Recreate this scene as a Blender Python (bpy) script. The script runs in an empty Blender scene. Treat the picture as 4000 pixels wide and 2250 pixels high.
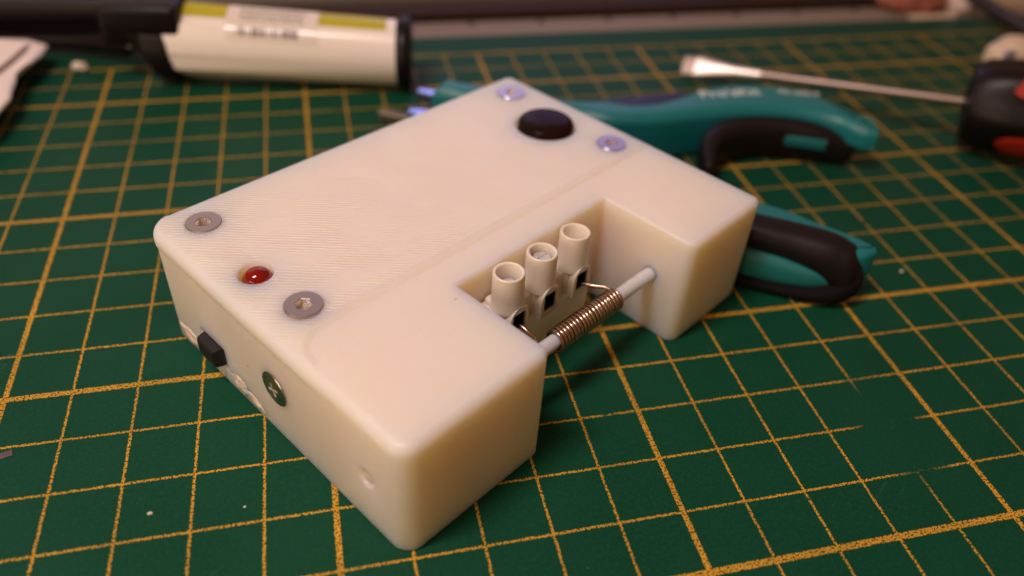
import bpy, bmesh, math, random
from mathutils import Vector, Matrix
random.seed(7)
S = 0.01                      # everything below is written in centimetres
R = math.radians
sc = bpy.context.scene

# ------------------------------------------------------------------ camera
cam_d = bpy.data.cameras.new('camera')
cam = bpy.data.objects.new('camera', cam_d)
sc.collection.objects.link(cam)
cam.rotation_mode = 'XYZ'
cam.location = (-4.5956 * S, -10.0254 * S, 10.0615 * S)
cam.rotation_euler = (0.86667326, -0.05738088, -0.22640858)
cam_d.sensor_width = 36
cam_d.lens = 3126.04 / 4000 * 36
cam_d.clip_start = 0.005
cam_d.clip_end = 20
cam_d.dof.use_dof = True
cam_d.dof.focus_distance = 0.124
cam_d.dof.aperture_fstop = 9.2
sc.camera = cam

# ------------------------------------------------------------------ world and lamps
world = bpy.data.worlds.new('World')
sc.world = world
world.use_nodes = True
bg = world.node_tree.nodes['Background']
bg.inputs[0].default_value = (0.195, 0.090, 0.034, 1)
bg.inputs[1].default_value = 1.0

def lamp(name, loc, target, power, col, shape, sx, sy=None, along=None):
    l = bpy.data.lights.new(name, 'AREA')
    l.shape = shape; l.size = sx * S
    if sy: l.size_y = sy * S
    l.energy = power; l.color = col
    o = bpy.data.objects.new(name, l)
    o.location = Vector(loc) * S
    o.rotation_euler = (Vector(target) - Vector(loc)).to_track_quat('-Z', 'Y').to_euler()
    if along:                        # long side of the lamp along a given direction
        z = (Vector(loc) - Vector(target)).normalized(); x = Vector(along); x = (x - z * x.dot(z)).normalized(); y = z.cross(x)
        o.rotation_euler = Matrix((x, y, z)).transposed().to_euler()
    sc.collection.objects.link(o)
    return o
lamp('ceiling_lamp', (-20, -7.4, 46), (0, 3, 0), 1.56, (1.0, 0.79, 0.75), 'ELLIPSE', 19, 5.5, (1, 0, 0))
lamp('added_warm_fill', (-52, -38, 22), (-3, 0, 1), 1.22, (1.0, 0.74, 0.50), 'RECTANGLE', 40, 30)  # added fill light, brightens the left and front faces of the case
lamp('wall_fill', (-24, 75, 44), (-4, 0, 0), 0.70, (1.0, 0.84, 0.86), 'RECTANGLE', 90, 60)  # added area light in place of an unseen wall, brightens the screws
lamp('monitor_glow', (11, 46, 22), (0, 3, 0), 0.19, (0.46, 0.44, 1.0), 'RECTANGLE', 26, 18)

sc.view_settings.view_transform = 'Standard'
sc.view_settings.look = 'None'
sc.view_settings.exposure = 0.0
sc.view_settings.gamma = 1.0
sc.cycles.max_bounces = 10
sc.cycles.caustics_reflective = False

# ------------------------------------------------------------------ materials
MATS = {}
def mat(name, col, rough=0.5, metal=0.0, spec=0.5, **kw):
    m = bpy.data.materials.new(name); m.use_nodes = True
    b = m.node_tree.nodes['Principled BSDF']
    b.inputs['Base Color'].default_value = (*col, 1)
    b.inputs['Roughness'].default_value = rough
    b.inputs['Metallic'].default_value = metal
    b.inputs['Specular IOR Level'].default_value = spec
    for k, v in kw.items():
        b.inputs[k.replace('_', ' ')].default_value = v
    MATS[name] = m
    return m
def nodes(m):
    nt = m.node_tree
    return nt, nt.nodes, nt.links, nt.nodes['Principled BSDF']
def math_n(nt, op, a, b=None, c=None, clamp=False):
    n = nt.nodes.new('ShaderNodeMath'); n.operation = op; n.use_clamp = clamp
    for i, v in enumerate((a, b, c)):
        if v is None: continue
        if isinstance(v, (int, float)): n.inputs[i].default_value = v
        else: nt.links.new(v, n.inputs[i])
    return n.outputs[0]
def noise_n(nt, vec, scale, detail=2, rough=0.5, dim='3D'):
    n = nt.nodes.new('ShaderNodeTexNoise'); n.noise_dimensions = dim
    n.inputs['Scale'].default_value = scale; n.inputs['Detail'].default_value = detail
    n.inputs['Roughness'].default_value = rough
    if vec is not None: nt.links.new(vec, n.inputs['Vector'])
    return n.outputs[0]
def objcoord(nt, scale=100.0, rot=(0, 0, 0)):
    t = nt.nodes.new('ShaderNodeTexCoord')
    mp = nt.nodes.new('ShaderNodeMapping')
    mp.inputs['Scale'].default_value = (scale,) * 3
    mp.inputs['Rotation'].default_value = rot
    nt.links.new(t.outputs['Object'], mp.inputs['Vector'])
    return mp.outputs[0]
def mix_c(nt, fac, a, b, mode='MIX'):
    n = nt.nodes.new('ShaderNodeMix'); n.data_type = 'RGBA'; n.blend_type = mode
    for i, v in ((0, fac), (6, a), (7, b)):
        if isinstance(v, (int, float)): n.inputs[i].default_value = v
        elif isinstance(v, tuple): n.inputs[i].default_value = (*v, 1)
        else: nt.links.new(v, n.inputs[i])
    return n.outputs[2]
def bump_n(nt, h, dist, strength=1.0, normal=None):
    n = nt.nodes.new('ShaderNodeBump')
    n.inputs['Strength'].default_value = strength
    n.inputs['Distance'].default_value = dist * S
    nt.links.new(h, n.inputs['Height'])
    if normal is not None: nt.links.new(normal, n.inputs['Normal'])
    return n.outputs[0]
def ramp(nt, v, lo, hi):
    n = nt.nodes.new('ShaderNodeMapRange')
    n.inputs[1].default_value = lo; n.inputs[2].default_value = hi
    nt.links.new(v, n.inputs[0])
    return n.outputs[0]

# --- white printed plastic: translucent, with the printer's layer lines
def pla(name, infill, col=(0.89, 0.815, 0.73)):
    m = mat(name, col, rough=0.42, spec=0.55)
    nt, N, L, b = nodes(m)
    b.inputs['Subsurface Weight'].default_value = 1.0
    b.inputs['Subsurface Radius'].default_value = (1.0, 0.66, 0.34)
    b.inputs['Subsurface Scale'].default_value = 1.1 * S
    co = objcoord(nt)
    sep = nt.nodes.new('ShaderNodeSeparateXYZ'); L.new(co, sep.inputs[0])
    geo = nt.nodes.new('ShaderNodeNewGeometry')
    # layer lines of the walls (stacked along Z)
    zl = math_n(nt, 'SINE', math_n(nt, 'MULTIPLY', sep.outputs[2], 2 * math.pi / 0.030))
    wob = noise_n(nt, co, 1.3, 3)
    zl = math_n(nt, 'MULTIPLY', zl, 0.25)
    h = math_n(nt, 'ADD', zl, math_n(nt, 'MULTIPLY', wob, 2.0))
    nrm = bump_n(nt, h, 0.0012, 0.6)
    if infill:
        # diagonal skin lines on the lid, worn smooth here and there
        d = math_n(nt, 'ADD', sep.outputs[0], sep.outputs[1])
        d = math_n(nt, 'ADD', d, math_n(nt, 'MULTIPLY', noise_n(nt, co, 1.2, 1), 0.03))
        sl = math_n(nt, 'SINE', math_n(nt, 'MULTIPLY', d, 2 * math.pi / 0.092))
        sl = math_n(nt, 'POWER', math_n(nt, 'MULTIPLY_ADD', sl, 0.5, 0.5), 3.0)
        st = objcoord(nt, 100, (0, 0, R(45)))
        sm = nt.nodes.new('ShaderNodeMapping'); sm.inputs['Scale'].default_value = (1.1, 2.2, 1)
        L.new(st, sm.inputs[0])
        rag = ramp(nt, noise_n(nt, sm.outputs[0], 1.0, 2), 0.36, 0.55)
        near = ramp(nt, sep.outputs[0], 5.0, 0.6)
        up_ = nt.nodes.new('ShaderNodeSeparateXYZ'); L.new(geo.outputs['Normal'], up_.inputs[0])
        rag = math_n(nt, 'MULTIPLY', rag, ramp(nt, up_.outputs[2], 0.93, 0.99))
        rag = math_n(nt, 'MULTIPLY', rag, ramp(nt, sep.outputs[1], 2.5, 2.8))
        amp = math_n(nt, 'MULTIPLY', rag, math_n(nt, 'MULTIPLY_ADD', near, 0.8, 0.2))
        nrm = bump_n(nt, math_n(nt, 'MULTIPLY', sl, amp), 0.017, 1.0, nrm)
        # faint raised bead that follows the front edge of the lid and turns at its near corner
        ax_ = math_n(nt, 'MAXIMUM', math_n(nt, 'SUBTRACT', 0.64, sep.outputs[0]), 0.0)
        ay_ = math_n(nt, 'MAXIMUM', math_n(nt, 'SUBTRACT', sep.outputs[1], 2.09), 0.0)
        ln = math_n(nt, 'SQRT', math_n(nt, 'ADD', math_n(nt, 'MULTIPLY', ax_, ax_), math_n(nt, 'MULTIPLY', ay_, ay_)))
        dd_ = math_n(nt, 'ABSOLUTE', math_n(nt, 'SUBTRACT', ln, 0.50))
        bead = math_n(nt, 'MULTIPLY', ramp(nt, dd_, 0.11, 0.0), ramp(nt, up_.outputs[2], 0.93, 0.99))
        bead = math_n(nt, 'MULTIPLY', bead, ramp(nt, sep.outputs[1], 1.98, 2.05))
        seam_ = math_n(nt, 'MULTIPLY', math_n(nt, 'LESS_THAN', math_n(nt, 'ABSOLUTE', math_n(nt, 'SUBTRACT', sep.outputs[1], 2.0)), 0.012), math_n(nt, 'MULTIPLY', ramp(nt, sep.outputs[0], 0.9, 0.1), ramp(nt, sep.outputs[2], 1.9, 2.0)))
        bead = math_n(nt, 'SUBTRACT', bead, math_n(nt, 'MULTIPLY', seam_, 1.5))
        nrm = bump_n(nt, bead, 0.040, 1.0, nrm)
    L.new(nrm, b.inputs['Normal'])
    rn = noise_n(nt, co, 2.2, 4)
    ro = math_n(nt, 'MULTIPLY_ADD', rn, 0.22, 0.34)
    if infill: ro = math_n(nt, 'SUBTRACT', ro, math_n(nt, 'MULTIPLY', math_n(nt, 'MULTIPLY', sl, amp), 0.18))
    L.new(ro, b.inputs['Roughness'])
    # faint dirt and a handful of dark specks
    dirt = ramp(nt, noise_n(nt, co, 0.8, 5, 0.6), 0.5, 0.8)
    c = mix_c(nt, math_n(nt, 'MULTIPLY', dirt, 0.10), col, (0.80, 0.68, 0.50))
    vor = nt.nodes.new('ShaderNodeTexVoronoi'); vor.inputs['Scale'].default_value = 1.1
    L.new(co, vor.inputs['Vector'])
    spk = math_n(nt, 'LESS_THAN', vor.outputs['Distance'], math_n(nt, 'MULTIPLY_ADD', noise_n(nt, co, 25, 2), 0.085, -0.010))
    selm = nt.nodes.new('ShaderNodeSeparateColor'); L.new(vor.outputs['Color'], selm.inputs[0])
    spk = math_n(nt, 'MULTIPLY', spk, math_n(nt, 'GREATER_THAN', selm.outputs[0], 0.62))
    c = mix_c(nt, math_n(nt, 'MULTIPLY', spk, 0.45), c, (0.30, 0.20, 0.12))
    L.new(c, b.inputs['Base Color'])
    return m
M_pla = pla('white_printed_plastic', True)

def steel(name, col, rough):
    m = mat(name, col, rough=rough, metal=1.0)
    nt, N, L, b = nodes(m)
    co = objcoord(nt)
    L.new(math_n(nt, 'MULTIPLY_ADD', noise_n(nt, co, 9, 4), 0.18, rough - 0.06), b.inputs['Roughness'])
    L.new(bump_n(nt, noise_n(nt, co, 40, 3), 0.0008, 0.6), b.inputs['Normal'])
    return m
M_screw = steel('screw_steel', (0.52, 0.475, 0.49), 0.27)
M_socket = steel('socket_steel', (0.86, 0.82, 0.78), 0.24)
M_zinc = steel('side_screw_steel', (0.50, 0.49, 0.44), 0.24)
M_dark = steel('clamp_metal', (0.20, 0.19, 0.18), 0.30)
M_bright = steel('bright_screw_metal', (0.90, 0.92, 0.95), 0.42)
nt, N, L, b = nodes(M_bright)
L.new(bump_n(nt, noise_n(nt, objcoord(nt), 16, 5, 0.8), 0.03, 1.0), b.inputs['Normal'])
M_shaft = steel('screwdriver_steel', (0.30, 0.245, 0.21), 0.38)
M_recess_glint = steel('recess_glint_steel', (0.95, 0.93, 0.90), 0.55)  # glints in the cross recess, put into a paler steel colour
M_blade_lit = steel('lit_blade_steel', (0.85, 0.78, 0.72), 0.40)  # paler copy of the shaft steel: the facet's reflected light as colour
M_blue = steel('jaw_blue_reflection', (0.42, 0.55, 0.95), 0.26)  # blue screen reflection on the jaws, put into the base colour
M_wire = steel('resistance_wire', (0.50, 0.385, 0.30), 0.22)
M_black = mat('black_gloss_plastic', (0.016, 0.007, 0.006), 0.12, spec=0.04)
M_switch = mat('black_switch_plastic', (0.010, 0.009, 0.013), 0.45)
M_led = mat('red_led_epoxy', (0.24, 0.005, 0.003), 0.08, Subsurface_Weight=0.0, Coat_Weight=0.4)
M_term = mat('terminal_plastic', (0.84, 0.79, 0.69), 0.40)
nt, N, L, b = nodes(M_term)
b.inputs['Subsurface Weight'].default_value = 0.7
b.inputs['Subsurface Radius'].default_value = (1, .7, .4)
b.inputs['Subsurface Scale'].default_value = 0.09 * S
L.new(bump_n(nt, noise_n(nt, objcoord(nt), 14, 4), 0.004, 0.5), b.inputs['Normal'])
M_rod = mat('translucent_white_tube', (0.66, 0.70, 0.76), 0.28, Subsurface_Weight=0.8)
M_rod.node_tree.nodes['Principled BSDF'].inputs['Subsurface Scale'].default_value = 0.08 * S
M_glue = mat('hot_glue', (0.80, 0.70, 0.57), 0.16, Subsurface_Weight=0.6)
M_glue.node_tree.nodes['Principled BSDF'].inputs['Subsurface Scale'].default_value = 0.1 * S
M_teal = mat('teal_plastic', (0.008, 0.19, 0.20), 0.38)
M_teal2 = mat('teal_insert_plastic', (0.010, 0.17, 0.17), 0.5)
M_navy = mat('navy_plastic', (0.006, 0.012, 0.05), 0.45)
M_rubber = mat('black_rubber', (0.009, 0.006, 0.007), 0.50, spec=0.28)
M_foot = mat('matt_rubber', (0.006, 0.005, 0.006), 0.85, spec=0.15)
M_blackhandle = mat('black_tool_plastic', (0.008, 0.005, 0.006), 0.38, spec=0.25)
M_tube = mat('white_tube_plastic', (0.95, 0.89, 0.80), 0.30, Coat_Weight=1.0, Coat_Roughness=0.19)
M_olive = mat('olive_label_print', (0.50, 0.45, 0.012), 0.30)
M_sticker = mat('sticker_paper', (0.84, 0.77, 0.68), 0.28, Coat_Weight=1.0, Coat_Roughness=0.19)
M_ink = mat('label_ink', (0.10, 0.085, 0.07), 0.4)
M_red = mat('red_handle_plastic', (0.36, 0.022, 0.006), 0.55, spec=0.25)
M_white_print = mat('white_print', (0.62, 0.72, 0.70), 0.5)
M_cream = mat('cream_plastic', (0.72, 0.58, 0.42), 0.4)
M_cable = mat('cable_rubber', (0.020, 0.014, 0.013), 0.5)
M_pink = mat('printed_card_red', (0.34, 0.11, 0.075), 0.5)
M_card = mat('pale_card', (0.62, 0.50, 0.46), 0.55)
M_groove_shade = mat('groove_shade_brown', (0.032, 0.015, 0.009), 0.6, spec=0.2)  # dark colour stands in for the shade of a groove
M_alu = mat('grey_metal_strip', (0.25, 0.20, 0.155), 0.6, spec=0.3)
M_panel = mat('taupe_panel', (0.15, 0.12, 0.095), 0.6, spec=0.3)
M_hole = mat('dark_notch', (0.03, 0.018, 0.012), 0.7)
for m_, sc_, amt in ((M_teal, 6, .15), (M_rubber, 12, .15), (M_tube, 3, .1), (M_alu, 4, .15), (M_groove_shade, 5, .2), (M_rod, 5, .15), (M_black, 6, .05)):
    nt, N, L, b = nodes(m_)
    r0 = b.inputs['Roughness'].default_value
    L.new(math_n(nt, 'MULTIPLY_ADD', noise_n(nt, objcoord(nt), sc_, 4), amt, r0 - amt * .5), b.inputs['Roughness'])

# --- paper
M_paper = mat('paper_towel', (0.88, 0.79, 0.73), 0.85)
nt, N, L, b = nodes(M_paper)
L.new(bump_n(nt, noise_n(nt, objcoord(nt), 8, 4), 0.03, 0.5), b.inputs['Normal'])

# --- cutting mat, printed with a centimetre grid (heavy line every five)
M_mat = mat('cutting_mat_print', (0.01, 0.07, 0.04), 0.5, spec=0.12)
nt, N, L, b = nodes(M_mat)
co = objcoord(nt)
sep = nt.nodes.new('ShaderNodeSeparateXYZ'); L.new(co, sep.inputs[0])
X, Y = sep.outputs[0], sep.outputs[1]
fine = noise_n(nt, co, 34, 2, 0.6)
fine2 = noise_n(nt, co, 17, 3, 0.7)
edge = math_n(nt, 'MULTIPLY_ADD', fine, 0.052, -0.026)
def linedist(v, per):
    q = math_n(nt, 'MODULO', math_n(nt, 'ADD', v, 500 + per / 2), per)
    return math_n(nt, 'ABSOLUTE', math_n(nt, 'SUBTRACT', q, per / 2))
def band(d, hw):
    return math_n(nt, 'LESS_THAN', math_n(nt, 'ADD', d, edge), hw)
inside = math_n(nt, 'LESS_THAN', Y, 12.04)
minor = math_n(nt, 'MAXIMUM', band(linedist(X, 1.0), 0.0205), band(linedist(Y, 1.0), 0.0205))
# rubbed-off patch, right of the middle
dx = math_n(nt, 'DIVIDE', math_n(nt, 'SUBTRACT', X, 4.12), 0.62)
dy = math_n(nt, 'DIVIDE', math_n(nt, 'SUBTRACT', Y, -3.15), 1.15)
rr = math_n(nt, 'ADD', math_n(nt, 'MULTIPLY', dx, dx), math_n(nt, 'MULTIPLY', dy, dy))
rr = math_n(nt, 'ADD', rr, math_n(nt, 'MULTIPLY_ADD', fine2, 1.6, -0.8))
worn = ramp(nt, rr, 0.55, 1.5)
patchy = math_n(nt, 'GREATER_THAN', math_n(nt, 'ADD', noise_n(nt, co, 1.1, 3), math_n(nt, 'MULTIPLY', fine2, 0.35)), 0.485)
minor = math_n(nt, 'MULTIPLY', minor, math_n(nt, 'MULTIPLY', worn, patchy))
major = math_n(nt, 'MAXIMUM', band(linedist(X, 5.0), 0.043), band(linedist(Y, 5.0), 0.054))
top = math_n(nt, 'LESS_THAN', math_n(nt, 'ABSOLUTE', math_n(nt, 'SUBTRACT', Y, 12.0)), 0.04)
lines = math_n(nt, 'MULTIPLY', math_n(nt, 'MAXIMUM', math_n(nt, 'MAXIMUM', minor, major), top), inside)
# pitted print: small dark pinholes in the yellow
pin = math_n(nt, 'GREATER_THAN', noise_n(nt, co, 30, 2, 0.6), 0.455)
fade = ramp(nt, noise_n(nt, co, 0.7, 3), 0.30, 0.62)
cover = math_n(nt, 'MULTIPLY', lines, math_n(nt, 'MULTIPLY_ADD', fade, 0.35, 0.65))
green = mix_c(nt, ramp(nt, noise_n(nt, co, 0.35, 4), 0.3, 0.7), (0.0025, 0.056, 0.026), (0.0050, 0.068, 0.035))
green = mix_c(nt, ramp(nt, fine2, 0.45, 0.8), green, (0.009, 0.080, 0.048))
yellow = mix_c(nt, fine2, (0.62, 0.33, 0.020), (0.74, 0.46, 0.07))
yellow = mix_c(nt, pin, (0.10, 0.045, 0.004), yellow)
col = mix_c(nt, cover, green, yellow)
vor = nt.nodes.new('ShaderNodeTexVoronoi'); vor.inputs['Scale'].default_value = 2.4
L.new(co, vor.inputs['Vector'])
lint = math_n(nt, 'LESS_THAN', vor.outputs['Distance'], math_n(nt, 'MULTIPLY_ADD', fine, 0.06, -0.012))
selm = nt.nodes.new('ShaderNodeSeparateColor'); L.new(vor.outputs['Color'], selm.inputs[0])
lint = math_n(nt, 'MULTIPLY', lint, math_n(nt, 'GREATER_THAN', selm.outputs[1], 0.6))
col = mix_c(nt, math_n(nt, 'MULTIPLY', lint, 0.35), col, (0.35, 0.42, 0.36))
# faint knife scores in two directions
for ang_, sc_x, sc_y in ((17, .25, 22), (-38, .2, 17)):
    mp_ = nt.nodes.new('ShaderNodeMapping'); mp_.inputs['Rotation'].default_value = (0, 0, R(ang_)); L.new(co, mp_.inputs[0])
    mq_ = nt.nodes.new('ShaderNodeMapping'); mq_.inputs['Scale'].default_value = (sc_x, sc_y * .1, 1); L.new(mp_.outputs[0], mq_.inputs[0])
    nz = noise_n(nt, mq_.outputs[0], 2.0, 1)
    ln_ = math_n(nt, 'LESS_THAN', math_n(nt, 'ABSOLUTE', math_n(nt, 'SUBTRACT', nz, 0.5)), 0.0018)
    ln_ = math_n(nt, 'MULTIPLY', ln_, ramp(nt, noise_n(nt, co, .6, 2), .52, .66))
    col = mix_c(nt, math_n(nt, 'MULTIPLY', ln_, .30), col, (0.05, 0.14, 0.10))
L.new(col, b.inputs['Base Color'])
L.new(math_n(nt, 'MULTIPLY_ADD', fine2, 0.20, 0.42), b.inputs['Roughness'])
hh = math_n(nt, 'ADD', fine, math_n(nt, 'MULTIPLY', lines, 0.6))
L.new(bump_n(nt, hh, 0.0035, 0.7), b.inputs['Normal'])

# --- desk
M_desk = mat('desk_laminate', (0.34, 0.28, 0.235), 0.5)
nt, N, L, b = nodes(M_desk)
co = objcoord(nt)
L.new(mix_c(nt, noise_n(nt, co, 0.6, 6), (0.31, 0.25, 0.21), (0.40, 0.33, 0.28)), b.inputs['Base Color'])

# ------------------------------------------------------------------ geometry helpers
def finish(name, bm, m, parent=None, smooth=True, ang=35, loc=None):
    """link a bmesh (centimetres) as ONE mesh object"""
    bmesh.ops.recalc_face_normals(bm, faces=bm.faces[:])
    for v in bm.verts: v.co *= S
    me = bpy.data.meshes.new(name)
    bm.to_mesh(me); bm.free()
    for x in (m if isinstance(m, (list, tuple)) else (m,)): me.materials.append(x)
    if smooth:
        me.shade_smooth()
        me.set_sharp_from_angle(angle=R(ang))
    o = bpy.data.objects.new(name, me)
    sc.collection.objects.link(o)
    if loc is not None: o.location = Vector(loc) * S
    if parent is not None: o.parent = parent
    return o
def thing(name, label, cat, loc=(0, 0, 0), rz=0, group=None):
    o = bpy.data.objects.new(name, None)
    sc.collection.objects.link(o)
    o.empty_display_size = 0.005
    o.location = Vector(loc) * S; o.rotation_euler = (0, 0, rz)
    o['label'] = label; o['category'] = cat
    if group: o['group'] = group
    return o
def tag(o, label, cat, group=None):
    o['label'] = label; o['category'] = cat
    if group: o['group'] = group
    return o
def loft(bm, rings, cap=True, closed=False):
    """rings: lists of Vectors with equal counts"""
    vs = [[bm.verts.new(p) for p in r] for r in rings]
    n = len(vs[0])
    pairs = list(zip(vs[:-1], vs[1:]))
    if closed: pairs.append((vs[-1], vs[0]))
    for a, c in pairs:
        for i in range(n):
            bm.faces.new((a[i], a[(i + 1) % n], c[(i + 1) % n], c[i]))
    if cap and not closed:
        bm.faces.new(vs[0][::-1]); bm.faces.new(vs[-1])
    return vs
def lathe(bm, prof, c=(0, 0, 0), axis='Z', n=48, cap=True, M=None):
    rings = []
    for r, h in prof:
        ring = []
        for i in range(n):
            t = 2 * math.pi * i / n
            v = Vector((r * math.cos(t), r * math.sin(t), h))
            if axis == 'X': v = Vector((v.z, v.x, v.y))
            if axis == 'Y': v = Vector((v.y, v.z, v.x))
            if M is not None: v = M @ v
            ring.append(v + Vector(c))
        rings.append(ring)
    loft(bm, rings, cap)
def box(bm, lo, hi, bev=0.0, seg=2, M=None):
    r = bmesh.ops.create_cube(bm, size=1)
    vs = r['verts']
    for v in vs:
        v.co = Vector([(lo[i] + hi[i]) / 2 + v.co[i] * (hi[i] - lo[i]) for i in range(3)])
    if bev:
        es = list({e for v in vs for e in v.link_edges})
        q = bmesh.ops.bevel(bm, geom=es, offset=bev, segments=seg, profile=0.5, affect='EDGES')
        vs = list({v for f in q['faces'] for v in f.verts} | {v for v in vs if v.is_valid})
    if M is not None:
        for v in vs: v.co = M @ v.co
def sweep(bm, pts, rad, n=8, cap=True):
    pts = [Vector(p) for p in pts]
    rings = []
    up = Vector((0.1, 0.2, 1)).normalized()
    prev = None
    for i, p in enumerate(pts):
        t = (pts[min(i + 1, len(pts) - 1)] - pts[max(i - 1, 0)]).normalized()
        if prev is None: u = t.cross(up).normalized()
        else: u = (prev - t * prev.dot(t)).normalized()
        prev = u
        w = t.cross(u)
        r = rad[i] if isinstance(rad, (list, tuple)) else rad
        rings.append([p + (u * math.cos(a) + w * math.sin(a)) * r for a in [2 * math.pi * k / n for k in range(n)]])
    loft(bm, rings, cap)
def catmull(P, k=8):
    P = [Vector(p) for p in P]
    Q = [P[0] * 2 - P[1]] + P + [P[-1] * 2 - P[-2]]
    out = []
    for i in range(1, len(Q) - 2):
        a, b_, c, d = Q[i - 1:i + 3]
        for j in range(k):
            t = j / k
            out.append(0.5 * ((2 * b_) + (c - a) * t + (2 * a - 5 * b_ + 4 * c - d) * t * t + (3 * b_ - a - 3 * c + d) * t ** 3))
    out.append(P[-1])
    return out
def bar(bm, stations, n=24, k=6, ex=2.6):
    """stations: (x,y,z,half_width,half_height); rounded bar swept along them, rounded ends"""
    pts = catmull([Vector(s[:3]) for s in stations], k)
    wh = catmull([Vector((s[3], s[4], 0)) for s in stations], k)
    rings = []
    m = len(pts)
    def ring(p, t, w, h, push=0.0):
        side = Vector((-t.y, t.x, 0)).normalized()
        r = []
        for i in range(n):
            a = 2 * math.pi * i / n
            ca, sa = math.cos(a), math.sin(a)
            x = math.copysign(abs(ca) ** (2 / ex), ca) * w
            z = math.copysign(abs(sa) ** (2 / ex), sa) * h
            r.append(p + side * x + Vector((0, 0, z)) + t * push)
        return r
    for i, p in enumerate(pts):
        t = (pts[min(i + 1, m - 1)] - pts[max(i - 1, 0)]).normalized()
        w, h = wh[i].x, wh[i].y
        if i == 0:
            for q in (85, 60, 35, 15):
                rings.append(ring(p, t, w * math.cos(R(q)), h * math.cos(R(q)), -min(w, h) * math.sin(R(q))))
        rings.append(ring(p, t, w, h))
        if i == m - 1:
            for q in (15, 35, 60, 85):
                rings.append(ring(p, t, w * math.cos(R(q)), h * math.cos(R(q)), min(w, h) * math.sin(R(q))))
    loft(bm, rings)
def prism(bm, outline, z0, z1, round_top=0.1, seg=4):
    """solid with a free plan outline (CCW) and a rounded top edge"""
    P = [Vector((x, y, 0)) for x, y in outline]
    n = len(P)
    nr = []
    for i in range(n):
        t = (P[(i + 1) % n] - P[i - 1]).normalized()
        nr.append(Vector((t.y, -t.x, 0)))
    rings = [[P[i] + Vector((0, 0, z0)) for i in range(n)]]
    for s in range(seg + 1):
        a = math.pi / 2 * s / seg
        rings.append([P[i] - nr[i] * round_top * (1 - math.cos(a)) + Vector((0, 0, z1 - round_top * (1 - math.sin(a)))) for i in range(n)])
    loft(bm, rings)

# ------------------------------------------------------------------ the setting: desk
bm = bmesh.new()
box(bm, (-90, -40, -3.3), (90, 60, -0.3), 0.2)
desk = finish('desk', bm, M_desk); desk['kind'] = 'structure'

# cutting mat: 3 mm sheet lying on the desk
bm = bmesh.new()
box(bm, (-26, -22, -0.296), (30, 13.3, 0.0), 0.06)
matobj = finish('cutting_mat', bm, M_mat)
tag(matobj, 'green self-healing cutting mat printed with a worn yellow grid', 'cutting mat')

# ------------------------------------------------------------------ the printed case
OX, OY, AN = -4.105, -4.008, 0.575
LQ, WP, H, NA, NB, ND = 8.40, 6.38, 2.24, 2.69, 6.24, 1.92
case = thing('printed_case', 'white 3D-printed U-shaped case with button, red light and coil', 'electronic device', (OX, OY, 0), AN)

SEAM = 1.99
def rounded_plan():
    C = [((0, 0), .30), ((NA, 0), .13), ((NA, ND), -.03), ((NB, ND), -.03), ((NB, 0), .20), ((LQ, 0), .16), ((LQ, WP), .14), ((0, WP), .42)]
    E = [.15, .04, .03, .04, .11, .08, .08, .16]       # fillet of the edge leaving corner i
    pts = []
    n = len(C)
    for i in range(n):
        (x, y), r = C[i]
        p = Vector((x, y)); a = (Vector(C[i - 1][0]) - p).normalized(); c = (Vector(C[(i + 1) % n][0]) - p).normalized()
        f0, f1 = E[i - 1], E[i]
        k = 10 if r > 0 else 3
        rad = abs(r)
        cen = p + (a + c) * rad
        for j in range(k + 1):
            t = j / k
            ang = math.pi / 2 * t
            q = cen - c * rad * math.cos(ang) - a * rad * math.sin(ang)
            nrm = (q - cen).normalized() * (1 if r > 0 else -1)
            ff = f0 + (f1 - f0) * (3 * t * t - 2 * t ** 3)
            pts.append((q, nrm, min(ff, rad * .95) if r > 0 else ff))
        # points along the edge for a smooth change of fillet
        nx = Vector(C[(i + 1) % n][0]); r2 = abs(C[(i + 1) % n][1])
        Ld = (nx - p).length
        en = Vector((c.y, -c.x))
        for t in ((.25, .5, .672, .680, .688, .8) if i == n - 1 else (.25, .5, .75)):
            pts.append((p + c * (rad + (Ld - rad - r2) * t), en, f1))
    return pts
PL = rounded_plan()
def case_solid():
    bm = bmesh.new()
    rings = []
    rings.append([Vector((p.x - n.x * .05, p.y - n.y * .05, 0.0)) for p, n, f in PL])
    rings.append([Vector((p.x - n.x * .012, p.y - n.y * .012, 0.02)) for p, n, f in PL])
    rings.append([Vector((p.x, p.y, 0.06)) for p, n, f in PL])
    lip = [.022 if (p.y > 2.02 and n.x < -.05) else 0.0 for p, n, f in PL]
    rings.append([Vector((p.x, p.y, SEAM - .006)) for p, n, f in PL])
    rings.append([Vector((p.x + n.x * l, p.y + n.y * l, SEAM)) for (p, n, f), l in zip(PL, lip)])
    for s in range(9):
        a = math.pi / 2 * s / 8
        rings.append([Vector((p.x - n.x * (f * (1 - math.cos(a)) - l), p.y - n.y * (f * (1 - math.cos(a)) - l), H - f * (1 - math.sin(a)))) for (p, n, f), l in zip(PL, lip)])
    loft(bm, rings)
    return bm
def tmp(bm):
    return finish('tmp_cutter', bm, M_pla, smooth=False)
def boolean(o, cutters, ops):
    for c, op in zip(cutters, ops):
        md = o.modifiers.new('b', 'BOOLEAN'); md.operation = op; md.solver = 'EXACT'; md.object = c; md.use_self = True
    bpy.context.view_layer.update()
    dg = bpy.context.evaluated_depsgraph_get()
    me = bpy.data.meshes.new_from_object(o.evaluated_get(dg))
    o.modifiers.clear()
    old = o.data; o.data = me
    bpy.data.meshes.remove(old)
    for c in cutters: bpy.data.objects.remove(c)
    me.shade_smooth(); me.set_sharp_from_angle(angle=R(30))
SEAM = 1.99
SP = 2.005
LED = (0.637, 4.15)
BTN = (7.39, 4.37)
def cutter_box(lo, hi):
    b_ = bmesh.new(); box(b_, lo, hi); return tmp(b_)
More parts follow.
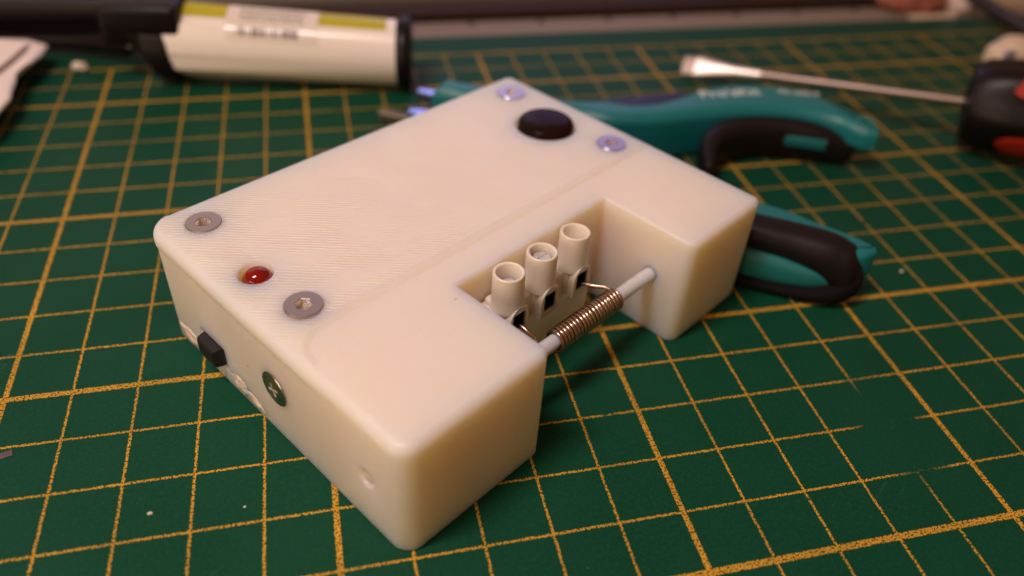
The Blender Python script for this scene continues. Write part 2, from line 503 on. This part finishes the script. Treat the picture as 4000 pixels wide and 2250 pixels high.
def cutter_lathe(prof, c, axis='Z', n=48):
    b_ = bmesh.new(); lathe(b_, prof, c, axis, n); return tmp(b_)
SCREWS = ((.722, 5.80, H + .012, .5), (.735, 3.06, H + .034, .2), (7.84, 5.78, H + .012, .9), (7.83, 3.04, H + .012, .1))
body = finish('case_shell', case_solid(), M_pla)
cuts = [cutter_lathe([(.19, -.5), (.165, .0), (.14, .05), (.02, .06)], (0, .80, 1.06), 'X'),
        cutter_box((-.2, 4.44, .34), (.3, 5.16, .82)),
        cutter_lathe([(.150, -.10), (.150, .16)], (NB, .735, 1.22), 'X', 32),
        cutter_lathe([(.150, -.16), (.150, .10)], (NA, .735, 1.22), 'X', 32),
        cutter_lathe([(.266, -.6), (.266, -.015), (.274, .0), (.274, .5)], (LED[0], LED[1], H)),
        cutter_lathe([(.58, -.3), (.58, -.06), (.63, -.0), (.63, .5)], (BTN[0], BTN[1], H))]
for x, y, z, rt in SCREWS: cuts.append(cutter_lathe([(.2, -.5), (.2, -.10), (.292, .0), (.292, .5)], (x, y, H)))
boolean(body, cuts, ['DIFFERENCE'] * len(cuts))
body.parent = case

# countersunk socket screws
def socket_screw(x, y, z, rot):
    bm = bmesh.new()
    n = 48
    Ro, hexr = .285, .128
    def circ(r, h): return [Vector((r * math.cos(2 * math.pi * i / n), r * math.sin(2 * math.pi * i / n), h)) for i in range(n)]
    def hexa(r, h):
        o_ = []
        for i in range(n):
            a = 2 * math.pi * i / n + .0001
            s_ = (a % (math.pi / 3)) - math.pi / 6
            rr_ = r * math.cos(math.pi / 6) / math.cos(s_)
            o_.append(Vector((rr_ * math.cos(a), rr_ * math.sin(a), h)))
        return o_
    rings = [circ(Ro - .1, -.10), circ(Ro, -.03), circ(Ro, -.008), circ(Ro - .008, 0), hexa(hexr + .008, 0.0), hexa(hexr, -.010), hexa(hexr, -.11), hexa(hexr * .55, -.14), circ(.01, -.16)]
    loft(bm, rings)
    o = finish('socket_screw', bm, [M_screw, M_socket], case, ang=25)
    for p_ in o.data.polygons:
        if p_.center.z < -.004 * S and math.hypot(p_.center.x, p_.center.y) < hexr * 1.02 * S: p_.material_index = 1
    o.location = Vector((x, y, z)) * S
    o.rotation_euler = (0, 0, rot)
    return o
for (x, y, z, rt) in SCREWS:
    socket_screw(x, y, z, rt)

# push button
bm = bmesh.new()
prof = [(.50, -.3), (.56, -.29), (.562, .03), (.556, .06), (.543, .088), (.522, .112), (.49, .132), (.44, .147), (.36, .158), (.25, .166), (.12, .170), (.02, .171)]
lathe(bm, prof, (0, 0, 0), n=64)
o = finish('push_button', bm, M_black, case, ang=60); o.location = Vector((BTN[0], BTN[1], H - .03)) * S
# red light
bm = bmesh.new()
prof = [(.246, -.5)] + [(.246 * math.cos(R(a)), .246 * math.sin(R(a))) for a in range(0, 90, 9)] + [(.003, .246)]
lathe(bm, prof, n=48)
o = finish('red_light', bm, M_led, case, ang=80); o.location = Vector((LED[0] + .014, LED[1] - .006, H - .185)) * S

# slide switch nub
bm = bmesh.new()
rings = []
for q, sh in ((0.3, 0.0), (-0.02, 0.0), (-.13, .02), (-.16, .05)):
    y0, y1, z0, z1 = 4.52 + sh, 5.06 - sh, .42 + sh * .8, .79 - sh
    rings.append([Vector((q, y0, z0)), Vector((q, y1, z0)), Vector((q, y1, z1)), Vector((q, y0, z1))])
loft(bm, rings)
finish('switch_nub', bm, M_switch, case, smooth=False)
# glue left round the switch opening
bm = bmesh.new()
import mathutils.noise as mn
def blob(bm, c, rx, ry, rz, seed, amp=.25):
    r = bmesh.ops.create_icosphere(bm, subdivisions=4, radius=1)
    for v in r['verts']:
        d = v.co.normalized()
        k = 1 + amp * mn.noise(d * 2.1 + Vector((seed, 0, 0))) + amp * .5 * mn.noise(d * 5 + Vector((0, seed, 0)))
        v.co = Vector((c[0] + d.x * rx * k, c[1] + d.y * ry * k, c[2] + d.z * rz * k))
blob(bm, (0.045, 5.62, .28), .085, .42, .24, 3, .28)
blob(bm, (0.050, 4.10, .30), .080, .30, .22, 9, .30)
blob(bm, (0.055, 3.66, .22), .080, .36, .15, 5, .30)
finish('glue_bead', bm, M_glue, case, ang=80)

# cross-head screw in the left side
bm = bmesh.new()
lathe(bm, [(.18, -.10), (.29, -.012), (.30, .004), (.29, .014), (.24, .020), (.15, .024), (.05, .026), (.005, .026)], (0, 0, 0), n=48)
side = finish('cross_screw', bm, M_zinc, None, ang=50)
cl = []
for a in (0.35, 0.35 + math.pi / 2):
    cb = bmesh.new()
    box(cb, (-.125, -.026, -.03), (.125, .026, .2), M=Matrix.Rotation(a, 4, 'Z'))
    cl.append(tmp(cb))
boolean(side, cl, ['DIFFERENCE', 'DIFFERENCE'])
side.data.materials.append(M_recess_glint)
for p_ in side.data.polygons:
    if math.hypot(p_.center.x, p_.center.y) < .135 * S and p_.center.z < .049 * S and (abs(p_.normal.z) < .8 or p_.center.z < .0): p_.material_index = 1
side.parent = case
side.rotation_euler = (0, R(-90), 0)
side.location = Vector((-.012, 2.93, 1.13)) * S

# rod through both arms
RP, RZ = .735, 1.22
bm = bmesh.new()
lathe(bm, [(.105, .0), (.125, .012), (.125, 3.98), (.11, 3.99)], (2.45, RP, RZ), 'X', 32)
finish('rod', bm, M_rod, case, ang=50)
bm = bmesh.new()
lathe(bm, [(.02, -.03), (.07, -.024), (.11, .0), (.13, .06), (.1, .1)], (.050, .80, 1.06), 'X', 32)
finish('rod_plug', bm, M_glue, case, ang=70)

# wire coil wound on the rod, with its two leads
turns, q0, q1, rc, rw = 19 + 210 / 360, 3.70, 5.25, .174, .0345
pts = []
lead_l = [(3.50, 1.62, 1.30), (3.50, 1.38, 1.33), (3.50, 1.16, 1.31), (3.52, 1.00, 1.22), (3.57, .88, 1.10), (3.66, .78, 1.056)]
pts += catmull(lead_l, 6)
nst = 26
a0, a1 = 0.0, 2 * math.pi * turns
tot = int(nst * turns)
hel = []
for i in range(tot + 1):
    t = i / tot
    wv = .012 * mn.noise(Vector((t * 9, 0, 3))) + .006 * mn.noise(Vector((t * 21, 5, 0)))
    a = a0 - math.pi * .5 - (a1 - a0) * t
    hel.append(Vector((q0 + (q1 - q0) * t + wv, RP + (rc + .25 * wv) * math.cos(a), RZ + (rc + .25 * wv) * math.sin(a))))
pts += hel
e = hel[-1]; d = (hel[-1] - hel[-2]).normalized()
lead_r = [e + d * .05, Vector((5.22, .96, 1.36)), Vector((5.13, 1.12, 1.34)), Vector((5.06, 1.36, 1.31)), Vector((5.04, 1.62, 1.30))]
pts += catmull(lead_r, 6)
bm = bmesh.new()
sweep(bm, pts, rw, 8)
finish('wire_coil', bm, M_wire, case, ang=80)

# terminal block in the notch
tb = bmesh.new()
box(tb, (3.12, 1.50, 0.02), (5.42, 1.90, 1.60), .03)
box(tb, (3.22, 1.40, 0.02), (5.38, 1.52, 1.12), .02)
BQ = (3.48, 4.22, 5.03)
BP = 1.58
for q in BQ:
    # shoulder under the barrel and hood over the clamp
    box(tb, (q - .26, 1.42, 1.16), (q + .26, 1.88, 1.72), .07, 3)
    box(tb, (q + .27, 1.40, 1.10), (q + .33, 1.60, 1.50), .01, 1)
    prof = [(-.22, 1.12), (.22, 1.12), (.22, 1.44)] + [(.22 * math.cos(R(a)), 1.44 + .27 * math.sin(R(a))) for a in range(15, 180, 15)] + [(-.22, 1.44)]
    loft(tb, [[Vector((q + x_ * f_, p_, z_)) for x_, z_ in prof] for p_, f_ in ((1.6, 1), (1.33, 1), (1.30, .96))])
block = finish('terminal_block', tb, M_term)
cs = []
for q in BQ:
    cs.append(cutter_box((q - .145, 1.0, 1.225), (q + .145, 1.78, 1.59)))
boolean(block, cs, ['DIFFERENCE'] * 3)
block.parent = case
for i, q in enumerate(BQ):
    bm = bmesh.new()
    lean = Matrix.Rotation(R((-1.5, .5, 1.2)[i]), 4, 'Y')
    lathe(bm, [(.29, 1.60 - 1.6), (.275, .12), (.262, .22), (.256, .64), (.250, .675), (.235, .685), (.205, .672), (.19, .62), (.165, .50), (.150, .42), (.150, .30), (.02, .30)], (q, BP, 1.60), n=40, M=lean)
    finish('barrel', bm, M_term, block, ang=45)
    bm = bmesh.new()
    x0, x1, z0, z1, w = q - .143, q + .143, 1.228, 1.587, .030
    y0, y1 = 1.325, 1.76
    for lo, hi in (((x0, y0, z0), (x1, y1, z0 + w)), ((x0, y0, z1 - w), (x1, y1, z1)), ((x0, y0, z0 + w), (x0 + w, y1, z1 - w)), ((x1 - w, y0, z0 + w), (x1, y1, z1 - w)), ((x0, y1 - .02, z0), (x1, y1, z1))):
        box(bm, lo, hi)
    finish('clamp', bm, M_dark, block, smooth=False)
    if i < 2:
        bm = bmesh.new()
        dz = (2.02, 2.17)[i]
        lathe(bm, [(.145, -.1), (.145, 0), (.13, .012), (.03, .014)], (q, BP, dz), n=32, M=None)
        so = finish('clamp_screw', bm, M_bright, None, ang=40)
        cbm = bmesh.new(); box(cbm, (q - .2, BP - .02, dz - .02), (q + .2, BP + .02, dz + .1))
        boolean(so, [tmp(cbm)], ['DIFFERENCE'])
        so.parent = block

# ------------------------------------------------------------------ crumbs on the mat
def crumb(x, y, r, seed, label, m=M_glue):
    bm = bmesh.new(); blob(bm, (0, 0, r * .5), r, r * .7, r * .55, seed, .5)
    o = finish('plastic_crumb', bm, m, ang=80, loc=(x, y, 0)); tag(o, label, 'crumb')
crumb(-10.80, 12.02, .19, 2, 'largest white plastic crumb on the mat near the paper towel')
crumb(-7.56, -2.60, .034, 4, 'tiny white crumb inside a grid square left of the case')
crumb(-6.27, -2.73, .022, 6, 'smallest white crumb on the mat nearest the case side')
crumb(6.79, .62, .04, 8, 'tiny pale crumb on the mat right of the handle tip')
bm = bmesh.new(); box(bm, (-.35, -.06, 0), (.35, .06, .012), .004)
o = finish('tape_scrap', bm, mat('grey_tape', (0.12, .09, .10), .6), loc=(-9.98, -1.22, .001)); o.rotation_euler[2] = .3
tag(o, 'small grey tape scrap on the mat at the left edge', 'scrap')

# ------------------------------------------------------------------ white tube with black ends
A = Vector((-8.35, 11.37, .90)); B_ = Vector((-2.50, 10.30, .90))
ax = (B_ - A).normalized(); Lx = (B_ - A).length
tube = thing('applicator_tube', 'white plastic tube with olive label, barcode and black ends', 'tube', (A.x, A.y, 0), math.atan2(ax.y, ax.x))
Rt = .84
def tube_r(x, th):
    """radius of the body at distance x along the axis and angle th (0 = toward the camera side -y, 90deg = up)"""
    t = min(1, max(0, x / Lx))
    f = (1 - t) ** 1.2
    # facetted near the cap, round at the far end
    k = math.radians(58)
    s = ((th + R(14)) % k) - k / 2
    facet = math.cos(k / 2) / math.cos(s) * 1.05
    return Rt * ((1 - f * .8) + f * .8 * facet)
def tp(x, th, off=0.0):
    r = tube_r(x, th) + off
    k = 1 + .15 * (1 - min(1, max(0, x / Lx)))
    return Vector((x, -r * math.cos(th), .90 * k + r * k * math.sin(th)))
bm = bmesh.new()
rings = []
nn = 96
xs = [0.0 + Lx * i / 24 for i in range(25)]
for i, x in enumerate(xs):
    rings.append([tp(x + (.30 * max(0, math.cos(2 * math.pi * j / nn + .5)) * (1 - x / Lx) if i == 0 else 0), 2 * math.pi * j / nn) for j in range(nn)])
loft(bm, rings)
finish('tube_body', bm, M_tube, tube, ang=18)
def shell(bm, x0, x1, a0, a1, off, th=.006, nx=14, na=8):
    g = [[[tp(x0 + (x1 - x0) * i / nx, a0 + (a1 - a0) * j / na, o_) for j in range(na + 1)] for i in range(nx + 1)] for o_ in (off, off + th)]
    V = [[[bm.verts.new(p) for p in row] for row in lay] for lay in g]
    for i in range(nx):
        for j in range(na):
            bm.faces.new((V[1][i][j], V[1][i][j + 1], V[1][i + 1][j + 1], V[1][i + 1][j]))
    for i in range(nx):
        for j in (0, na): bm.faces.new((V[0][i][j], V[1][i][j], V[1][i + 1][j], V[0][i + 1][j]))
    for j in range(na):
        for i in (0, nx): bm.faces.new((V[0][i][j], V[0][i][j + 1], V[1][i][j + 1], V[1][i][j]))
bm = bmesh.new(); shell(bm, .25, 1.9, R(64), R(135), .004); finish('olive_label', bm, M_olive, tube, ang=60)
bm = bmesh.new(); shell(bm, 3.95, Lx - .25, R(62), R(135), .004); finish('olive_label', bm, M_olive, tube, ang=60)
bm = bmesh.new(); shell(bm, 1.72, 3.98, R(28), R(136), .012, nx=20, na=18); finish('sticker', bm, M_sticker, tube, ang=60)
bm = bmesh.new()
x = 1.98
random.seed(3)
while x < 3.55:
    wd_ = random.choice((.02, .035, .06))
    shell(bm, x, x + wd_, R(34), R(49), .020, .003, 1, 4)
    x += wd_ + random.choice((.025, .04, .07))
finish('barcode', bm, M_ink, tube, smooth=False)
bm = bmesh.new()
for row, aa in enumerate((62, 71, 80, 89)):
    x = 2.05
    while x < 3.6:
        l_ = random.uniform(.05, .16)
        shell(bm, x, x + l_, R(aa), R(aa + 3.2), .020, .003, 1, 1)
        x += l_ + .05
finish('small_print', bm, M_ink, tube, smooth=False)
bm = bmesh.new()
lathe(bm, [(.70, -.02), (.88, .0), (.93, .05), (.93, .28), (.88, .36), (.3, .38)], (Lx, 0, .90), 'X', 48)
finish('end_cap', bm, M_blackhandle, tube, ang=50)
bm = bmesh.new()
# black collar and stepped nozzle on the near-left end
rings = []
for x, r, dz, sq in ((.42, .86, 0, 0), (.10, .89, 0, 0), (-.12, .90, 0, 0), (-.30, .80, .05, 0), (-.55, .55, .2, 0), (-.80, .45, .35, 0), (-1.0, .3, .4, 0)):
    rings.append([Vector((x + (.28 * math.cos(t - R(230)) if x > -.2 else 0), -r * math.cos(t), .90 + dz + r * math.sin(t))) for t in [2 * math.pi * k / 40 for k in range(40)]])
loft(bm, rings)
finish('black_cap', bm, M_blackhandle, tube, ang=40)
bm = bmesh.new()
box(bm, (-1.30, -.75, 1.42), (.62, .5, 2.16), .16, 4)
box(bm, (-1.45, -.42, .95), (.0, .42, 1.6), .12, 3)
finish('cap_lever', bm, M_blackhandle, tube, ang=40)

# ------------------------------------------------------------------ black-handled tool behind it
hp = thing('black_tool', 'long black tool handle lying behind the tube and paper towel', 'tool', (-9.8, 13.3, 0))
bm = bmesh.new()
bar(bm, [(-9, 1.2, .95, .5, .5), (-5, .95, .95, .55, .55), (-2, .75, .95, .55, .55), (0.1, .35, .95, .45, .5)], ex=2.3)
finish('handle', bm, M_blackhandle, hp, ang=60)
bm = bmesh.new()
bar(bm, [(-9, .55, .55, .22, .2), (-4, .15, .35, .25, .2), (-1.5, -.15, .35, .25, .2), (.2, -.9, .5, .3, .3)], ex=2.2)
finish('lower_handle', bm, M_blackhandle, hp, ang=60)
for (x, y, z) in ((.10, -.78, .95), (.42, -1.15, .88)):
    bm = bmesh.new(); lathe(bm, [(.17, -.3), (.17, 0), (.12, .05), (.01, .06)], (x, y, z), n=24)
    finish('rivet', bm, M_bright, hp, ang=50)

# ------------------------------------------------------------------ paper towel
bm = bmesh.new()
outl = [(-12.62, 12.75), (-12.0, 12.68), (-11.50, 12.42), (-11.58, 11.9), (-11.66, 11.36), (-11.73, 11.0), (-11.84, 10.64), (-11.80, 10.2), (-11.80, 9.78), (-11.73, 9.3), (-11.78, 8.89), (-11.9, 8.2), (-12.4, 7.2), (-14.5, 6.5), (-17, 9), (-16, 12.9)][::-1]
cx_, cy_ = -13.2, 10.3
rings = []
for f, z in ((.15, .0), (.55, .12), (.88, .42), (1.0, .56), (.992, .60), (.94, .63), (.7, .60), (.4, .65), (.1, .62)):
    rings.append([Vector((cx_ + (x - cx_) * f + .04 * mn.noise(Vector((x * 3, y * 3, z))), cy_ + (y - cy_) * f, z + .10 * mn.noise(Vector((x * f, y * f, 1.0))) * (z > .1))) for x, y in outl])
loft(bm, rings)
pt = finish('paper_towel', bm, M_paper, ang=60)
tag(pt, 'folded white paper towel at the upper left of the mat', 'paper towel')
bm = bmesh.new()
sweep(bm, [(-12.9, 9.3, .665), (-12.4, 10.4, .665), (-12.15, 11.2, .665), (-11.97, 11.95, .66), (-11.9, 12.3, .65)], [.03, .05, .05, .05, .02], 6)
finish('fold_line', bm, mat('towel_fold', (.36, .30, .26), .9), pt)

# ------------------------------------------------------------------ wire strippers (teal)
pl = thing('wire_strippers', 'teal and black wire strippers lying behind the case', 'pliers', (0, 7, 0))
PO = Vector((0, 7, 0))
def rel(l): return [(x - PO.x, y - PO.y) for x, y in l]
far = [(-1.6, 8.1), (-.4, 7.5), (1.04, 6.73), (1.6, 6.6), (2.04, 6.54), (2.58, 6.28), (3.28, 6.28), (4.19, 6.61), (4.93, 6.90), (5.79, 6.98), (6.74, 6.78), (7.3, 6.40), (7.7, 5.93), (8.05, 5.35), (8.25, 4.85), (8.27, 4.45), (8.12, 4.22)]
near = [(-2.0, 7.5), (-.6, 6.8), (.6, 6.2), (1.32, 5.95), (1.91, 5.62), (3.0, 5.50), (4.19, 5.60), (5.0, 5.66), (5.78, 5.64), (6.5, 5.48), (7.0, 5.25), (7.4, 4.95), (7.62, 4.60), (7.85, 4.30)]
farS = [tuple(v[:2]) for v in catmull([Vector((x, y, 0)) for x, y in far], 4)]
nearS = [tuple(v[:2]) for v in catmull([Vector((x, y, 0)) for x, y in near], 4)]
bm = bmesh.new()
prism(bm, rel(nearS + farS[::-1]), .12, 1.22, .24, 6)
for v in bm.verts:
    if abs(v.co.z - .12) < 1e-4: v.co.z += .58 * min(1, max(0, (v.co.x - 4.2) / 2.6))
finish('upper_handle', bm, M_teal, pl, ang=50)
bm = bmesh.new()
prism(bm, rel([(1.8, 6.4), (3.0, 6.2), (4.4, 6.5), (4.75, 7.0), (4.3, 7.30), (3.6, 7.22), (2.9, 7.16), (2.2, 7.14), (1.8, 6.95)]), .1, .92, .1)
finish('inner_plate', bm, M_navy, pl, ang=50)
bm = bmesh.new()
bar(bm, [(3.90, 4.22 - 7, .42, .14, .28), (4.15, 4.85 - 7, .50, .24, .42), (4.7, 5.35 - 7, .52, .34, .47), (5.5, 5.52 - 7, .52, .36, .47), (6.3, 5.42 - 7, .52, .36, .47), (7.1, 5.08 - 7, .50, .34, .44), (7.75, 4.78 - 7, .42, .26, .36)], ex=3)
finish('upper_grip', bm, M_rubber, pl, ang=60)
bm = bmesh.new()
Mx = Matrix.Translation((6.72, 4.95 - 7, .60)) @ Matrix.Rotation(R(-25), 4, 'Z')
box(bm, (-.52, -.10, -.14), (.52, .14, .14), .05, 3, Mx)
finish('grip_window', bm, M_teal2, pl, ang=50)
bm = bmesh.new()
lathe(bm, [(.10, 1.20), (.13, 1.26), (.22, 1.26), (.25, 1.20)], (7.95, 4.62 - 7, 0), n=32)
finish('hanging_ring', bm, M_teal, pl, ang=50)
# lower handle
bm = bmesh.new()
f2 = [(-1.5, 6.9), (0.6, 5.9), (2.4, 3.6), (3.2, 2.55), (3.87, 1.92), (4.34, 1.51), (4.72, 1.05), (5.13, .64), (5.40, .22), (5.39, .02)]
n2 = [(-2.0, 6.4), (0.0, 5.2), (1.9, 2.9), (2.75, 1.8), (3.30, 1.0), (3.9, .65), (4.5, .2), (5.0, -.1)]
a_ = [tuple(v[:2]) for v in catmull([Vector((x, y, 0)) for x, y in f2], 4)]
c_ = [tuple(v[:2]) for v in catmull([Vector((x, y, 0)) for x, y in n2], 4)]
prism(bm, rel(c_ + a_[::-1]), .35, 1.20, .12, 5)
finish('lower_handle', bm, M_teal, pl, ang=50)
bm = bmesh.new()
bar(bm, [(2.8, 1.75 - 7, 1.00, .34, .30), (3.42, 1.20 - 7, 1.00, .38, .32), (4.05, .80 - 7, .98, .40, .34), (4.60, .40 - 7, .90, .42, .42), (4.92, .12 - 7, .70, .38, .54)], ex=2.4)
finish('lower_grip', bm, M_rubber, pl, ang=60)
bm = bmesh.new()
bar(bm, [(2.7, 1.40 - 7, .15, .30, .13), (3.3, .92 - 7, .15, .32, .13), (4.0, .50 - 7, .15, .34, .13), (4.6, .16 - 7, .24, .38, .22), (4.95, .04 - 7, .42, .34, .36)], ex=2.4)
finish('grip_foot', bm, M_foot, pl, ang=60)
bm = bmesh.new()
bar(bm, [(2.85, 1.28 - 7, .50, .24, .38), (3.6, .80 - 7, .48, .26, .34), (4.3, .36 - 7, .48, .24, .24), (4.6, .18 - 7, .48, .18, .14)], ex=3)
finish('grip_inset', bm, M_teal2, pl, ang=60)
# jaws
bm = bmesh.new()
prism(bm, rel([(-2.22, 8.60), (-1.2, 7.85), (0.2, 7.0), (.6, 7.4), (-.6, 8.15), (-2.15, 8.76)]), .35, .62, .03)
finish('jaw', bm, M_blue, pl, smooth=False)
bm = bmesh.new()
prism(bm, rel([(-2.58, 7.62), (-2.0, 7.12), (-.5, 6.5), (-.3, 6.9), (-1.7, 7.55), (-2.5, 7.82)]), .30, .58, .03)
finish('jaw', bm, M_blue, pl, smooth=False)
bm = bmesh.new()
prism(bm, rel([(-3.25, 8.12), (-2.5, 7.70), (-2.2, 7.85), (-2.6, 8.1), (-3.2, 8.36)]), .12, .34, .03)
finish('jaw_tip', bm, M_shaft, pl, smooth=False)
def text_part(name, body, x, y, z, rz, size, m, parent, bold=.0):
    c = bpy.data.curves.new(name, 'FONT'); c.body = body; c.size = size * S; c.extrude = .004 * S; c.offset = bold * S
    o = bpy.data.objects.new('tmp_text', c); sc.collection.objects.link(o)
    bpy.context.view_layer.update()
    me = bpy.data.meshes.new_from_object(o.evaluated_get(bpy.context.evaluated_depsgraph_get()))
    bpy.data.objects.remove(o); me.materials.append(m)
    t = bpy.data.objects.new(name, me); sc.collection.objects.link(t)
    t.location = Vector((x, y, z)) * S; t.rotation_euler = (0, 0, rz); t.parent = parent
    return t
text_part('brand_print', "Pro'sKit", 4.45, 6.30 - 7, 1.226, R(-1), .50, M_white_print, pl, .008)
text_part('model_print', 'PK-3001E', 6.55, 6.30 - 7, 1.226, R(-16), .26, M_white_print, pl, .004)

# ------------------------------------------------------------------ screwdriver
dv = thing('screwdriver', 'flat-blade screwdriver with black and red handle', 'screwdriver', (11.6, 5.3, 0))
tipw = Vector((5.68, 9.98, .30)); basew = Vector((11.6, 5.25, 1.18))
dd = (basew - tipw).normalized(); side0 = Vector((0, 0, 1)).cross(dd).normalized(); up0 = dd.cross(side0)
sidev = side0 * math.cos(R(48)) + up0 * math.sin(R(48)); upv = dd.cross(sidev)
def drv(s, a, b_, n=20, ex=2.0):
    c0 = tipw + dd * s - Vector((11.6, 5.3, 0))
    r = []
    for i in range(n):
        t = 2 * math.pi * i / n
        ca, sa = math.cos(t), math.sin(t)
        r.append(c0 + sidev * math.copysign(abs(ca) ** (2 / ex), ca) * a + upv * math.copysign(abs(sa) ** (2 / ex), sa) * b_)
    return r
LB = (basew - tipw).length
# turn the blade so that its flat faces the lamp and the camera
bm = bmesh.new()
loft(bm, [drv(0, .29, .05, ex=5), drv(.36, .29, .07, ex=5)])
finish('blade_tip', bm, M_shaft, dv, ang=30)
bm = bmesh.new()
loft(bm, [drv(.36, .30, .085, ex=5), drv(.9, .23, .12, ex=3), drv(1.5, .165, .14), drv(2.2, .137, .137)])
finish('blade', bm, M_blade_lit, dv, ang=30)
bm = bmesh.new()
loft(bm, [drv(2.2, .13, .13), drv(LB + .2, .135, .135)])
finish('shaft', bm, M_shaft, dv, ang=30)
sidev, upv = side0, up0
bm = bmesh.new()
def hr(s, r, lob, n=72):
    c0 = tipw + dd * s - Vector((11.6, 5.3, 0))
    o_ = []
    for i in range(n):
        t = 2 * math.pi * i / n
        rr_ = r * (1 + lob * math.cos(6 * t))
        o_.append(c0 + sidev * math.cos(t) * rr_ + upv * math.sin(t) * rr_)
    return o_
loft(bm, [hr(LB - .35, .25, 0), hr(LB - .30, .6, 0), hr(LB - .25, .95, .01), hr(LB + .05, 1.08, .03), hr(LB + .7, 1.12, .05), hr(LB + 1.3, 1.10, .07), hr(LB + 3, 1.05, .07), hr(LB + 6, 1.1, .05), hr(LB + 6.6, .8, .02)])
finish('handle', bm, M_blackhandle, dv, ang=40)
for k, ang0 in ((0, 132), (1, 212), (2, 330)):
    bm = bmesh.new()
    rings = []
    for s, wdt, o_ in ((.55, 4, -.06), (.75, 13, .035), (1.4, 17, .045), (3, 17, .03), (5.5, 14, .02), (5.9, 4, -.06)):
        row = []
        c0 = tipw + dd * (LB + s) - Vector((11.6, 5.3, 0))
        for j in range(9):
            t = R(ang0 - wdt + 2 * wdt * j / 8)
            row.append(c0 + (sidev * math.cos(t) + upv * math.sin(t)) * (1.14 + o_))
        for j in range(8, -1, -1):
            t = R(ang0 - wdt + 2 * wdt * j / 8)
            row.append(c0 + (sidev * math.cos(t) + upv * math.sin(t)) * .9)
        rings.append(row)
    loft(bm, rings)
    finish('red_inlay', bm, M_red, dv, ang=50)

# ------------------------------------------------------------------ pale plug behind the screwdriver handle
wc = thing('cream_plug', 'cream rounded plug with a small grey spot behind the screwdriver handle', 'plug', (15.95, 8.8, 0))
bm = bmesh.new()
blob(bm, (0, 0, .62), 1.05, .65, .62, 21, .10)
finish('plug_body', bm, M_cream, wc, ang=80)
bm = bmesh.new()
lathe(bm, [(.2, -.1), (.2, .02), (.14, .05), (.01, .06)], (-.72, -.40, .86), 'Y', 20)
finish('grey_spot', bm, mat('grey_metal_spot', (.3, .28, .32), .4), wc, ang=50)

# ------------------------------------------------------------------ cable, card pack, pale box (upper right)
bm = bmesh.new()
sweep(bm, catmull([(17.2, 17.5, .3), (17.8, 15.5, .6), (18.12, 13.5, .55), (18.21, 12.35, .5), (18.1, 10.9, .5), (18.0, 8.0, .26)], 8), .24, 12)
cb_ = finish('cable', bm, M_cable, ang=80); tag(cb_, 'thick black cable crossing the far right corner of the mat', 'cable')
cp_ = thing('card_pack', 'crumpled red and white pack lying past the mat edge', 'packet', (16.7, 14.1, 0))
bm = bmesh.new(); blob(bm, (-.3, .3, .15), 1.35, .6, .5, 31, .35); finish('red_wrapper', bm, M_pink, cp_, ang=80)
bm = bmesh.new(); blob(bm, (1.35, -.15, .15), .55, .5, .5, 33, .3); finish('pale_wrapper', bm, M_card, cp_, ang=80)
bm = bmesh.new(); box(bm, (-.9, -.75, -.28), (.9, -.35, -.02), .04); finish('paper_edge', bm, M_cream, cp_)
bm = bmesh.new(); box(bm, (19.2, 14.2, -.295), (24, 18, 1.2), .2, 3)
bx_ = finish('cream_box', bm, M_cream); tag(bx_, 'cream box at the far right corner behind the cable', 'box')

# ------------------------------------------------------------------ strip, shade rail and panel behind the mat
rl = thing('metal_ruler', 'long grey metal strip with dark notches along the far mat edge', 'ruler', (0, 13.36, -.296))
bm = bmesh.new(); box(bm, (-30, 0, 0), (34, 1.22, .22), .03); finish('strip', bm, M_alu, rl)
for k in range(-8, 10):
    bm = bmesh.new(); box(bm, (-.09, .86, .219), (.09, 1.12, .232), .01, 1)
    o = finish('notch_mark', bm, M_hole, rl); o.location = Vector((.28 + k * 2.3, 0, 0)) * S
bm = bmesh.new(); box(bm, (-30, 14.72, -.294), (34, 15.5, .16), .08, 3)  # dark bar put where the shaded groove runs
o = finish('shade_rail', bm, M_groove_shade); tag(o, 'dark brown rail standing in for the shaded groove behind the metal strip', 'rail')
bm = bmesh.new(); box(bm, (-30, 15.62, -.294), (34, 18.5, .42), .1, 3)
o = finish('taupe_panel', bm, M_panel); tag(o, 'taupe grey panel at the very back of the desk', 'panel')
